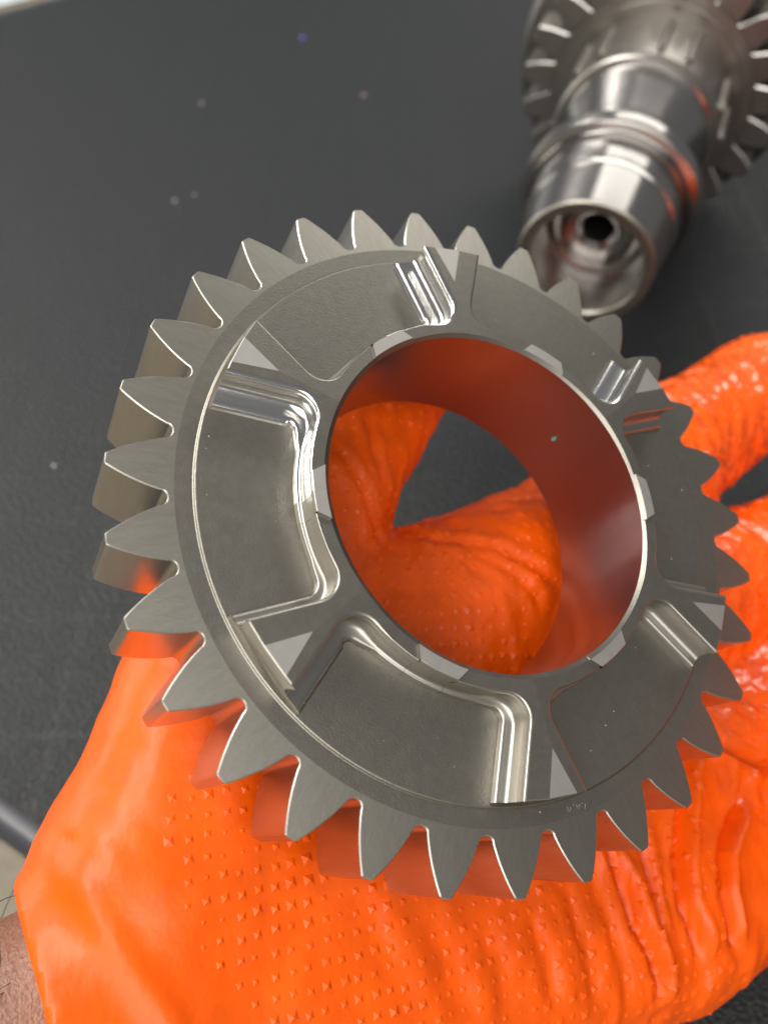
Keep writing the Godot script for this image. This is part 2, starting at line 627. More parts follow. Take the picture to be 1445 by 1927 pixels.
func tooth_meshes() -> Array:
	# outline from one valley to the next, counter-clockwise, tooth centred on angle 0
	var pitch := TAU / TEETH
	var side := []
	for k in 7:   # root fillet
		var th := PI / 2 * k / 6.0
		var r := 43.6 - 0.85 * cos(th)
		var off := (PI / TEETH - tooth_half(43.6)) * 43.6 * sin(th)
		side.append([r, PI / TEETH - off / r])
	for k in range(1, 9):
		var r := lerpf(43.6, 49.75, k / 8.0)
		side.append([r, tooth_half(r)])
	side.append([50.0, tooth_half(49.75) - 0.25 / 50.0])
	var pts := PackedVector2Array()
	var hard := []
	for k in side.size():
		pts.append(Vector2.from_angle(-side[k][1]) * side[k][0])
		hard.append(k == side.size() - 1 or k == side.size() - 2)
	for k in range(side.size() - 1, -1, -1):
		pts.append(Vector2.from_angle(side[k][1]) * side[k][0])
		hard.append(k == side.size() - 1 or k == side.size() - 2)
	var nrm := PackedVector2Array()
	for k in pts.size():
		var a: Vector2 = pts[maxi(k - 1, 0)]
		var b: Vector2 = pts[mini(k + 1, pts.size() - 1)]
		var t := (b - a).normalized()
		nrm.append(Vector2(t.y, -t.x))
	nrm[0] = Vector2.from_angle(-PI / TEETH)
	nrm[pts.size() - 1] = Vector2.from_angle(PI / TEETH)
	var ins := PackedVector2Array()
	for k in pts.size():
		ins.append(pts[k] - nrm[k] * 0.15)
	var face := MB.new()
	var inner := PackedVector2Array()
	for k in 5:
		inner.append(Vector2.from_angle(lerpf(PI / TEETH, -PI / TEETH, k / 4.0)) * 42.0)
	var outline := ins.duplicate()
	outline.append_array(inner)
	var ix := Geometry2D.triangulate_polygon(outline)
	for k in range(0, ix.size(), 3):
		var c := []
		for j in 3:
			var p := outline[ix[k + j]]
			var e := p.normalized()
			c.append(Vector3(p.x, p.y, face_z(p.length())))
			c.append(Vector3(e.x * 0.114, e.y * 0.114, 0.9935))
		face.tri(c[0], c[2], c[4], c[1], c[3], c[5])
	var edge := MB.new()
	var wall := MB.new()
	var back := MB.new()
	for k in pts.size() - 1:
		var l := k + 1
		var a := Vector3(ins[k].x, ins[k].y, face_z(ins[k].length()))
		var b := Vector3(ins[l].x, ins[l].y, face_z(ins[l].length()))
		var c := Vector3(pts[k].x, pts[k].y, a.z - 0.15)
		var d := Vector3(pts[l].x, pts[l].y, b.z - 0.15)
		var na := Vector3(nrm[k].x, nrm[k].y, 1.0).normalized()
		var nb := Vector3(nrm[l].x, nrm[l].y, 1.0).normalized()
		edge.tri(a, b, d, na, nb, nb)
		edge.tri(a, d, c, na, nb, na)
		var wa := Vector3(nrm[k].x, nrm[k].y, 0)
		var wb := Vector3(nrm[l].x, nrm[l].y, 0)
		if hard[k] and hard[l]:
			var t := (pts[l] - pts[k]).normalized()
			wa = Vector3(t.y, -t.x, 0)
			wb = wa
		var e := Vector3(c.x, c.y, ZBACK + 0.3)
		var f := Vector3(d.x, d.y, ZBACK + 0.3)
		wall.tri(c, d, f, wa, wb, wb)
		wall.tri(c, f, e, wa, wb, wa)
		var g := Vector3(ins[k].x, ins[k].y, ZBACK)
		var h := Vector3(ins[l].x, ins[l].y, ZBACK)
		wall.quad(e, f, h, g, Vector3(nrm[k].x, nrm[k].y, -1))
	back.fill(outline, func(p): return Vector3(p.x, p.y, ZBACK), Vector3.FORWARD)
	return [[face, M.brushed], [edge, M.edge], [wall, M.flank], [back, M.satin]]


func gear() -> void:
	var g := thing("machined_gear", "large machined steel spur gear with six drive lugs held in the orange glove", "gear", gear_tf)
	# body: rim annulus with its small rounded step, and the back
	var body := MB.new()
	body.lathe(PackedVector2Array([Vector2(42.0, ZRIM), Vector2(39.85, ZRIM)]), 186)
	body.lathe(PackedVector2Array([Vector2(42.0, ZBACK), Vector2(24.6, ZBACK)]), 186)
	for k in range(body.n.size()):
		if body.v[k].z > 0.0:
			body.n[k] = Vector3.BACK
		else:
			body.n[k] = Vector3.FORWARD
	var bead := MB.new()
	bead.lathe(PackedVector2Array([Vector2(39.86, ZRIM - 0.02), Vector2(39.76, ZRIM + 0.03), Vector2(39.69, ZRIM + 0.12), Vector2(39.63, ZRIM + 0.22), Vector2(39.55, ZFLOOR - 0.02), Vector2(39.45, ZFLOOR), Vector2(39.40, ZFLOOR - 0.03), Vector2(37.8, ZFLOOR - 0.03)]), 186)
	part("gear_body", made([[body, M.satin], [bead, M.satin]]), g)
	var bore := MB.new()
	bore.lathe(PackedVector2Array([Vector2(24.6, ZBACK), Vector2(24.07, ZBACK + 0.5), Vector2(24.07, 6.1)]), 192)
	for k in bore.n.size():
		if absf(bore.n[k].z) < 0.2:
			bore.n[k] = Vector3(-bore.v[k].x, -bore.v[k].y, 0).normalized()
	part("bore_wall", made([[bore, M.bore]]), g)
	# teeth
	var tm := made(tooth_meshes())
	for k in TEETH:
		part("tooth", tm, g, Transform3D(Basis(Vector3.BACK, TOOTH0 - k * TAU / TEETH), Vector3.ZERO))
	# lugs with their half pockets
	var top := MB.new()
	var cham := MB.new()
	var rl := MB.new()
	var fp := MB.new()
	var fm := MB.new()
	var fl := MB.new()
	var hp := half_sector(1.0, 1.62, top, cham, rl, fp, fl)
	var hm := half_sector(-1.0, 0.96, top, cham, rl, fm, fl)
	# triangular ground land on the lug
	var tl := MB.new()
	tl.flat(Vector3(33.2, 0.65, ZT), hp.corner, hm.corner, Vector3.BACK)
	# end wall of the lug on the pocket circle
	var tops := [hp.oc, hp.corner, hm.corner, hm.oc]
	var bev := []
	for p in tops:
		var e := Vector2(p.x, p.y).normalized() * 39.0
		bev.append(Vector3(e.x, e.y, p.z - 0.14))
	var shine := MB.new()
	for k in 3:
		shine.quad(tops[k], tops[k + 1], bev[k + 1], bev[k], Vector3(1, 0, 1))
	var ep := PackedVector2Array()
	for k in range(hp.ext.size() - 1, 1, -1):
		ep.append(Vector2(atan2(hp.ext[k].y, hp.ext[k].x) * 39.0, hp.ext[k].z))
	for p in bev:
		ep.append(Vector2(atan2(p.y, p.x) * 39.0, p.z))
	for k in range(2, hm.ext.size()):
		ep.append(Vector2(atan2(-hm.ext[k].y, hm.ext[k].x) * 39.0, hm.ext[k].z))
	ep.append(Vector2(ep[-1].x, ZRIM - 0.1))
	ep.append(Vector2(ep[0].x, ZRIM - 0.1))
	var wall := MB.new()
	wall.fill(ep, func(p): return Vector3(cos(p.x / 39.0) * 39.0, sin(p.x / 39.0) * 39.0, p.y), Vector3(1, 0, 0))
	var lug_mesh := made([[top, M.satin], [wall, M.groove], [shine, M.edge], [cham, M.satin]])
	var land_mesh := made([[tl, M.ground]])
	var ring_mesh := made([[rl, M.ground]])
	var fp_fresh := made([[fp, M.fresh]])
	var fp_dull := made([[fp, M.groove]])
	var fm_mesh := made([[fm, M.groove]])
	var floor_mesh := made([[fl, M.satin]])
	for k in 6:
		var tf := Transform3D(Basis(Vector3.BACK, LUG0 - k * TAU / 6), Vector3.ZERO)
		var lug := part("drive_lug", lug_mesh, g, tf)
		part("ground_land", land_mesh, lug)
		part("hub_land", ring_mesh, lug)
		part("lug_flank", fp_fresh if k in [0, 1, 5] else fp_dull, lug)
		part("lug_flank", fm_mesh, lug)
		part("pocket_floor", floor_mesh, g, tf)
	# specks of dust and a few scratches on the faces
	var sp := MB.new()
	for k in 46:
		var a := rng.randf() * TAU
		var r := rng.randf_range(29.0, 41.0)
		var w := fposmod(a - LUG0 + PI / 6, PI / 3) - PI / 6
		if r < 39.0 and absf(w) < deg_to_rad(13.0):
			continue
		var c := Vector3(cos(a) * r, sin(a) * r, ZFLOOR if r < 39.0 else ZRIM)
		speck(sp, c, rng.randf_range(0.05, 0.13))
	# light scratches on the rim below the bottom lug
	for k in 7:
		var c := Vector3(lerpf(4.6, 8.4, k / 8.0), lerpf(-40.6, -40.2, k / 8.0) + rng.randf_range(-0.25, 0.25), ZRIM + 0.012)
		var d := Vector3(rng.randf_range(-0.3, 0.5), rng.randf_range(-0.9, -0.4), 0) * rng.randf_range(0.3, 0.9)
		var w := Vector3(-d.y, d.x, 0).normalized() * 0.04
		sp.quad(c - w, c + w, c + d + w * 0.4, c + d - w * 0.4, Vector3.BACK)
	var ds := part("dust_specks", made([[sp, M.speck]]), g)
	ds.set_meta("kind", "stuff")


func speck(m: MB, c: Vector3, r: float) -> void:
	var p := [c + Vector3(r, 0, 0), c + Vector3(0, r, 0), c - Vector3(r, 0, 0), c - Vector3(0, r, 0)]
	var t := c + Vector3(0, 0, r * 0.8)
	for k in 4:
		m.flat(p[k], p[(k + 1) % 4], t, p[k] + p[(k + 1) % 4] - c * 2.0 + Vector3(0, 0, r))


# ---------------------------------------------------------------- the shaft behind
func wheel_tooth(r0: float, r1: float, count: int, depth: float) -> ArrayMesh:
	var hp := PI / count
	var o := PackedVector2Array([Vector2.from_angle(-hp) * r0, Vector2.from_angle(-hp * 0.90) * (r0 + 0.3), Vector2.from_angle(-hp * 0.64) * lerpf(r0, r1, 0.55), Vector2.from_angle(-hp * 0.38) * (r1 - 0.3), Vector2.from_angle(-hp * 0.27) * r1])
	for k in range(4, -1, -1):
		o.append(Vector2(o[k].x, -o[k].y))
	var m := MB.new()
	m.fill(o, func(p): return Vector3(p.x, p.y, -0.0), Vector3.BACK)
	m.fill(o, func(p): return Vector3(p.x, p.y, -depth), Vector3.FORWARD)
	var e := MB.new()
	for k in o.size() - 1:
		var t := (o[k + 1] - o[k]).normalized()
		var a := Vector3(o[k].x, o[k].y, 0)
		var b := Vector3(o[k + 1].x, o[k + 1].y, 0)
		m.quad(a, b, b - Vector3(0, 0, depth), a - Vector3(0, 0, depth), Vector3(t.y, -t.x, 0))
		# bright bead along the front edge
		var w := Vector3(t.y, -t.x, 0) * 0.25
		e.quad(a - w + Vector3(0, 0, 0.25), b - w + Vector3(0, 0, 0.25), b + w, a + w, Vector3(t.y, -t.x, 1))
	return made([[m, M.shaft_wheel], [e, M.shaft]])


func ring_pts(a: Array) -> PackedVector2Array:
	var r := PackedVector2Array()
	for k in a:
		r.append(Vector2(k[0], k[1]))
	return r


func shaft() -> void:
	# axis: from the gear wheel towards the camera and down to the left, level with the mat
	var cb := Basis(Vector3(1, 0, 0), Vector3(0, 0.61, -0.792), Vector3(0, 0.792, 0.61)).orthonormalized()
	var zc := cb * Vector3(-0.355, -0.745, 0.57).normalized()
	zc.y = 0.0
	zc = zc.normalized()
	var xc := Vector3.UP.cross(zc).normalized()
	var endp := cb * Vector3(58.7, 72.0, -245.7)
	endp.y = 54.2
	var s := thing("gear_shaft", "splined steel shaft with gear wheels lying on the mat behind the held gear", "shaft", Transform3D(Basis(xc, Vector3.UP, zc).scaled(Vector3.ONE * 1.3), endp))
	var t := MB.new()
	t.lathe(ring_pts([[3.7, -15.4], [4.6, -14.2], [5.6, -14.0], [6.4, -14.4], [12.3, -14.6], [12.8, -13.6], [12.9, -0.7]]), 72)
	for k in t.n.size():
		if t.v[k].z > -16.0 and t.n[k].z < -0.3:
			t.n[k] = -t.n[k]
	t.lathe(ring_pts([[15.75, -0.5], [15.9, -1.6], [17.0, -13.6], [17.1, -14.4], [17.7, -14.8], [17.9, -15.6], [18.2, -23.6]]), 96)
	# outside surfaces face outwards, the bore faces inwards
	for k in t.n.size():
		var e := Vector2(t.v[k].x, t.v[k].y)
		var outw := t.n[k].x * e.x + t.n[k].y * e.y
		if e.length() > 14.5 and outw < -0.1 * e.length():
			t.n[k] = -t.n[k]
		elif e.length() <= 13.4 and outw > 0.1 * e.length():
			t.n[k] = -t.n[k]
	part("hollow_end", made([[t, M.shaft]]), s)
	var rim := MB.new()
	rim.lathe(ring_pts([[12.9, -0.7], [13.3, -0.1], [15.3, 0.0], [15.75, -0.5]]), 96)
	part("end_face", made([[rim, M.satin]]), s)
	var hole := MB.new()
	hole.lathe(ring_pts([[0.01, -39.0], [3.7, -39.0]]), 32)
	for k in 32:
		var a := Vector2.from_angle(TAU * k / 32) * 3.7
		var b := Vector2.from_angle(TAU * (k + 1) / 32) * 3.7
		hole.quad(Vector3(a.x, a.y, -39.0), Vector3(b.x, b.y, -39.0), Vector3(b.x, b.y, -15.4), Vector3(a.x, a.y, -15.4), Vector3(-a.x, -a.y, 0))
	part("centre_hole", made([[hole, M.hole]]), s)
	var c := MB.new()
	c.lathe(ring_pts([[18.0, -23.4], [20.6, -23.5], [21.6, -24.0], [21.9, -24.8], [21.9, -28.2], [21.3, -28.9], [14.0, -29.2]]), 96)
	fix_out(c)
	part("collar", made([[c, M.shaft]]), s)
	var nk := MB.new()
	nk.lathe(ring_pts([[15.5, -29.0], [15.5, -37.0], [15.0, -38.0], [13.6, -39.0], [13.6, -42.0], [14.2, -43.0], [15.0, -46.0], [16.8, -51.5], [18.6, -56.5], [19.2, -58.4], [20.6, -58.8]]), 96)
	fix_out(nk)
	part("journal", made([[nk, M.shaft]]), s)
	var sr := MB.new()
	sr.lathe(ring_pts([[18.0, -58.6], [20.8, -58.7], [21.4, -59.3], [21.5, -60.2], [21.5, -85.0]]), 96)
	fix_out(sr)
	var ring := part("spline_ring", made([[sr, M.shaft_wheel]]), s)
	var sb := MB.new()
	var rows := []
	for k in 2:
		var line := PackedVector3Array()
		for j in 7:
			var a := PI * j / 6.0
			line.append(Vector3(21.3 + sin(a) * 1.7, cos(a) * 1.15, -61.5 - k * 17.0))
		rows.append(line)
	sb.grid(rows, 1.0)
	for k in sb.n.size():
		if sb.n[k].x < 0.0:
			sb.n[k] = -sb.n[k]
	for j in 6:
		sb.flat(rows[0][j], rows[0][j + 1], Vector3(21.3, 0, -61.5), Vector3.BACK)
	var sbm := made([[sb, M.shaft_wheel]])
	for k in 18:
		if k % 3 != 2:
			part("spline", sbm, ring, Transform3D(Basis(Vector3.BACK, k * TAU / 18 + 0.1), Vector3.ZERO))
	# front wheel
	var w := MB.new()
	w.lathe(ring_pts([[21.0, -83.6], [24.4, -83.6], [24.7, -84.4], [28.1, -84.4], [28.1, -95.0], [20.0, -95.0]]), 120)
	fix_out(w)
	var wheel := part("gear_wheel", made([[w, M.shaft_wheel]]), s)
	var wt := wheel_tooth(27.9, 36.4, 21, 10.5)
	for k in 21:
		part("wheel_tooth", wt, wheel, Transform3D(Basis(Vector3.BACK, k * TAU / 21 + 0.12), Vector3(0, 0, -84.4)))
	# rear, larger plain wheel; it carries the shaft on the mat
	var w2 := MB.new()
	w2.lathe(ring_pts([[20.0, -99.0], [39.2, -99.0], [41.0, -100.5], [41.6, -103.0], [41.6, -118.0], [20.0, -118.0]]), 120)
	fix_out(w2)
	var wheel2 := part("gear_wheel", made([[w2, M.shaft_dark]]), s)
	var tail := MB.new()
	tail.lathe(ring_pts([[20.0, -94.0], [20.0, -100.0]]), 64)
	tail.lathe(ring_pts([[17.0, -117.0], [17.0, -150.0], [12.0, -152.0], [12.0, -190.0], [0.01, -190.0]]), 64)
	fix_out(tail)
	part("shaft_tail", made([[tail, M.shaft]]), s)


func fix_out(m: MB) -> void:
	for k in m.n.size():
		var o := m.n[k].x * m.v[k].x + m.n[k].y * m.v[k].y
		if o < -0.05 * Vector2(m.v[k].x, m.v[k].y).length():
			m.n[k] = -m.n[k]


# ---------------------------------------------------------------- the gloved hand
var cap_a := PackedVector3Array()
var cap_d := PackedVector3Array()
var cap_i := PackedFloat32Array()
var cap_r := PackedFloat32Array()
var cap_dr := PackedFloat32Array()
var cap_k := PackedFloat32Array()


func cap(a: Vector3, b: Vector3, ra: float, rb: float, k := 4.0) -> void:
	cap_a.append(a)
	cap_d.append(b - a)
	cap_i.append(1.0 / (b - a).length_squared())
	cap_r.append(ra)
	cap_dr.append(rb - ra)
	cap_k.append(k)


func hand_field(p: Vector3, use: PackedInt32Array) -> float:
	var d := 1000.0
	for i in use:
		var q := p - cap_a[i]
		var h := clampf(q.dot(cap_d[i]) * cap_i[i], 0.0, 1.0)
		var c := (q - cap_d[i] * h).length() - cap_r[i] - cap_dr[i] * h
		var k := cap_k[i]
		var e := k - absf(d - c)
		d = minf(d, c)
		if e > 0.0:
			d -= e * e * 0.25 / k
	# the palm lies flat against the back of the gear
	var pl := p.z + 15.4 + clampf((p.x - p.y * 0.3 - 5.0) / 40.0, 0.0, 1.0) * 6.5 - maxf(p.x - 84.0, 0.0) * 14.0
	var f := 4.0 - absf(d - pl)
	d = maxf(d, pl)
	if f > 0.0:
		d += f * f * 0.0625
	# open end of the cuff
	return maxf(d, (p.x + 58.0) * -0.95 + (p.y + 46.0) * -0.29 + (p.z + 22.0) * -0.06)


func glove_mesh() -> Array:
	# bones of the gloved hand: metacarpals, thumb through the bore, fingers beyond the gear
	cap(Vector3(-41, -45, -37), Vector3(36, 0, -38), 15, 16.5, 9)
	cap(Vector3(-40, -52, -37), Vector3(42, -22, -39), 17, 16, 9)
	cap(Vector3(-42, -60, -37), Vector3(44, -44, -38), 17, 16, 9)
	cap(Vector3(-50, -66, -37), Vector3(46, -62, -37), 17, 16.5, 9)
	cap(Vector3(-40, -39, -34), Vector3(-27, -10, -32), 15.2, 15.0, 9)
	cap(Vector3(-16, -10, -36), Vector3(26, -2, -37), 14, 15, 9)
	cap(Vector3(-44, -62, -37), Vector3(-74, -65, -38), 15, 25, 9)
	cap(Vector3(-27, -10, -32), Vector3(-10, 15, -33), 13.5, 12.0)
	cap(Vector3(-10, 15, -33), Vector3(14, 45, -34), 12.0, 10.5)
	cap(Vector3(36, 0, -38), Vector3(74, 26, -41), 15.5, 15.5)
	cap(Vector3(74, 26, -41), Vector3(120, 49, -43), 15, 13.5)
	cap(Vector3(120, 49, -43), Vector3(142, 52, -18), 13.5, 11)
	cap(Vector3(42, -22, -39), Vector3(84, -3, -42), 15, 15.5)
	cap(Vector3(84, -3, -42), Vector3(116, 6, -38), 15, 13.5)
	cap(Vector3(116, 6, -38), Vector3(126, -2, 18), 13, 10.5)
	cap(Vector3(44, -44, -38), Vector3(84, -32, -42), 15.5, 15)
	cap(Vector3(84, -32, -42), Vector3(110, -27, -34), 15, 13.5)
	cap(Vector3(110, -27, -34), Vector3(112, -36, 26), 13, 10.5)
	cap(Vector3(46, -62, -37), Vector3(76, -58, -37), 16, 15)
	cap(Vector3(76, -58, -37), Vector3(102, -58, -28), 15, 12.5)
	cap(Vector3(102, -58, -28), Vector3(100, -66, 22), 12, 9.5)
	var lo := Vector3(-68, -92, -66)
	var cs := 0.8
	var B := 8
	var nb := Vector3i(36, 28, 18)
	var NX := nb.x * B + 1
	var NY := nb.y * B + 1
	var NZ := nb.z * B + 1
	var val := PackedFloat32Array()
	val.resize(NX * NY * NZ)
	val.fill(9.0)
	var all := PackedInt32Array(range(cap_a.size()))
	var active := []
	for bz in nb.z:
		for by in nb.y:
			for bx in nb.x:
				var c := lo + Vector3(bx + 0.5, by + 0.5, bz + 0.5) * (B * cs)
				var d := hand_field(c, all)
				if absf(d) > 8.6 * cs:
					if d < 0.0:
						for k in range(bz * B, bz * B + B + 1):
							for j in range(by * B, by * B + B + 1):
								for i in range(bx * B, bx * B + B + 1):
									var at := (k * NY + j) * NX + i
									if val[at] == 9.0:
										val[at] = -9.0
					continue
				active.append(Vector3i(bx, by, bz))
	for b in active:
		var c := lo + (Vector3(b) + Vector3.ONE * 0.5) * (B * cs)
		var use := PackedInt32Array()
		var near := 1e9
		var ds := PackedFloat32Array()
		for i in all:
			var q := c - cap_a[i]
			var h := clampf(q.dot(cap_d[i]) * cap_i[i], 0.0, 1.0)
			var e := (q - cap_d[i] * h).length() - cap_r[i] - cap_dr[i] * h
			ds.append(e)
			near = minf(near, e)
		for i in all:
			if ds[i] < near + 24.0:
				use.append(i)
		for k in range(b.z * B, b.z * B + B + 1):
			for j in range(b.y * B, b.y * B + B + 1):
				for i in range(b.x * B, b.x * B + B + 1):
					val[(k * NY + j) * NX + i] = hand_field(lo + Vector3(i, j, k) * cs, use)
	# surface nets
	var ids := PackedInt32Array()
	ids.resize(NX * NY * NZ)
	ids.fill(-1)
	var vs := PackedVector3Array()
	var corner := PackedInt32Array([0, 1, NX, NX + 1, NX * NY, NX * NY + 1, NX * NY + NX, NX * NY + NX + 1])
	var off := [Vector3(0, 0, 0), Vector3(1, 0, 0), Vector3(0, 1, 0), Vector3(1, 1, 0), Vector3(0, 0, 1), Vector3(1, 0, 1), Vector3(0, 1, 1), Vector3(1, 1, 1)]
	var edges := PackedInt32Array([0, 1, 2, 3, 4, 5, 6, 7, 0, 2, 1, 3, 4, 6, 5, 7, 0, 4, 1, 5, 2, 6, 3, 7])
	for b in active:
		for k in range(b.z * B, b.z * B + B):
			for j in range(b.y * B, b.y * B + B):
				for i in range(b.x * B, b.x * B + B):
					var at := (k * NY + j) * NX + i
					var neg := 0
					for q in 8:
						if val[at + corner[q]] < 0.0:
							neg += 1
					if neg == 0 or neg == 8:
						continue
					var sum := Vector3.ZERO
					var cnt := 0
					for q in range(0, 24, 2):
						var a := val[at + corner[edges[q]]]
						var e := val[at + corner[edges[q + 1]]]
						if (a < 0.0) != (e < 0.0):
							sum += off[edges[q]].lerp(off[edges[q + 1]], a / (a - e))
							cnt += 1
					ids[at] = vs.size()
					vs.append(lo + (Vector3(i, j, k) + sum / cnt) * cs)
	var ix := PackedInt32Array()
	var step := PackedInt32Array([1, NX, NX * NY])
	for b in active:
		for k in range(b.z * B, b.z * B + B):
			for j in range(b.y * B, b.y * B + B):
				for i in range(b.x * B, b.x * B + B):
					var at := (k * NY + j) * NX + i
					if ids[at] < 0:
						continue
					var a := val[at] < 0.0
					for ax in 3:
						var e := val[at + step[ax]] < 0.0
						if a == e:
							continue
						var s1 := step[(ax + 1) % 3]
						var s2 := step[(ax + 2) % 3]
						if at - s1 - s2 < 0:
							continue
						var p0 := ids[at]
						var p1 := ids[at - s1]
						var p2 := ids[at - s1 - s2]
						var p3 := ids[at - s2]
						if p1 < 0 or p2 < 0 or p3 < 0:
							continue
						if a:
							ix.append_array(PackedInt32Array([p0, p2, p1, p0, p3, p2]))
						else:
							ix.append_array(PackedInt32Array([p0, p1, p2, p0, p2, p3]))
	return [vs, ix]


func smooth_normals(vs: PackedVector3Array, ix: PackedInt32Array) -> PackedVector3Array:
	var ns := PackedVector3Array()
	ns.resize(vs.size())
	for k in range(0, ix.size(), 3):
		var a := ix[k]
		var b := ix[k + 1]
		var c := ix[k + 2]
		var f := (vs[c] - vs[a]).cross(vs[b] - vs[a])
		ns[a] += f
		ns[b] += f
		ns[c] += f
	for k in ns.size():
		ns[k] = ns[k].normalized()
	return ns


func folds() -> Array:
	# [depth, width, shoulder, points]: creases (depth < 0) and ridges (depth > 0) of the rubber, over the palm plane
	return [
		[-2.2, 0.8, 0.5, [Vector2(26.7, -46.2), Vector2(27.2, -49.7), Vector2(28.6, -54.7), Vector2(28.9, -60.1), Vector2(31.0, -64.7), Vector2(32.2, -68.7), Vector2(32.1, -74.0)], 1.5],
		[-2.8, 0.9, 0.45, [Vector2(50.7, -34.6), Vector2(46.8, -39.9), Vector2(43.7, -46.5), Vector2(40.9, -53.0), Vector2(39.5, -59.2), Vector2(40.8, -64.8), Vector2(41.2, -69.6)], 2.0],
		[-3.0, 0.9, 0.4, [Vector2(62.0, -44.0), Vector2(56.7, -48.3), Vector2(50.1, -53.0), Vector2(47.4, -58.7), Vector2(47.9, -66.2), Vector2(49.2, -69.5)], 2.2],
		[1.0, 1.2, 0.0, [Vector2(36.5, -44.0), Vector2(35.5, -54.3), Vector2(34.8, -60.9), Vector2(36.4, -65.8)]],
		[-1.5, 0.7, 0.5, [Vector2(33.9, -47.2), Vector2(33.8, -54.3), Vector2(33.3, -60.9), Vector2(35.4, -65.8)]],
		[-0.35, 1.6, 0.7, [Vector2(0.1, -52.0), Vector2(2.6, -58.5), Vector2(4.9, -69.0)]],
		[-0.55, 1.3, 0.7, [Vector2(8.4, -52.8), Vector2(11.0, -60.9), Vector2(12.0, -70.5)]],
		[-0.6, 1.2, 0.7, [Vector2(16.6, -50.5), Vector2(18.5, -61.0), Vector2(20.4, -72.4)]],
		[-0.3, 1.8, 0.6, [Vector2(-8.4, -50.5), Vector2(-4.9, -58.3), Vector2(-2.8, -68.2)]],
		[-0.25, 2.0, 0.5, [Vector2(-19.5, -46.6), Vector2(-14.0, -55.9), Vector2(-11.5, -66.2)]],
		[0.8, 1.8, 0.0, [Vector2(-54.2, -36.0), Vector2(-49.7, -44.4), Vector2(-46.1, -51.3), Vector2(-43.3, -55.8), Vector2(-40.2, -62.3)]],
		[-0.45, 1.1, 0.5, [Vector2(-56.5, -33.0), Vector2(-54.0, -34.8), Vector2(-52.0, -36.7), Vector2(-51.2, -39.2)]],
		[-0.15, 1.0, 0.6, [Vector2(-50.2, -32.9), Vector2(-46.7, -37.1), Vector2(-44.4, -41.1)]],
		[-0.7, 0.8, 0.7, [Vector2(-14.0, 22.3), Vector2(-9.7, 16.3), Vector2(-6.0, 8.8), Vector2(-1.9, 1.4)]],
		[-0.8, 0.8, 0.7, [Vector2(-4.0, 28.4), Vector2(-3.7, 18.5), Vector2(-2.7, 10.8)]],
		[-0.8, 1.0, 0.7, [Vector2(3.0, 5.4), Vector2(12.5, 2.6), Vector2(22.1, -2.3), Vector2(29.8, -8.3)]],
		[-0.7, 0.9, 0.7, [Vector2(10.0, 2.0), Vector2(18.5, -3.6), Vector2(24.1, -11.3)]],
		[-1.0, 0.9, 0.9, [Vector2(68.9, 37.4), Vector2(73.0, 29.5), Vector2(74.6, 20.9), Vector2(74.1, 13.1)]],
		[-0.9, 0.9, 0.8, [Vector2(71.6, 38.9), Vector2(78.2, 33.6), Vector2(79.7, 22.3)]],
		[-2.2, 0.9, 0.5, [Vector2(56.4, -35.0), Vector2(63.0, -38.6), Vector2(68.1, -41.1), Vector2(80.0, -44.0)]],
		[-0.8, 1.0, 0.6, [Vector2(62.0, -8.0), Vector2(68.0, -2.0), Vector2(76.0, 2.0)]],
		[-0.8, 0.9, 0.6, [Vector2(66.0, -26.0), Vector2(72.0, -30.0), Vector2(80.0, -30.0)]],
		[1.3, 2.4, 0.0, [Vector2(53.0, -46.0), Vector2(46.0, -53.0), Vector2(44.2, -60.0), Vector2(45.0, -68.0)]],
		[1.0, 2.0, 0.0, [Vector2(30.5, -49.0), Vector2(31.0, -58.0), Vector2(34.0, -69.0)]],
		[-0.5, 1.0, 0.6, [Vector2(22.0, -46.0), Vector2(23.5, -56.0), Vector2(25.4, -66.0), Vector2(26.0, -74.0)]],
	]


func seg_dist(p: Vector2, pts: Array) -> Vector2:
	var best := 1e9
	var sg := 1.0
	for k in pts.size() - 1:
		var a: Vector2 = pts[k]
		var d: Vector2 = pts[k + 1] - a
		var h := clampf((p - a).dot(d) / d.length_squared(), 0.0, 1.0)
		var l := (p - a - d * h).length()
		if l < best:
			best = l
			sg = -signf(d.cross(p - a))   # + on the left of a line that runs down the page's right side
	return Vector2(best, sg)


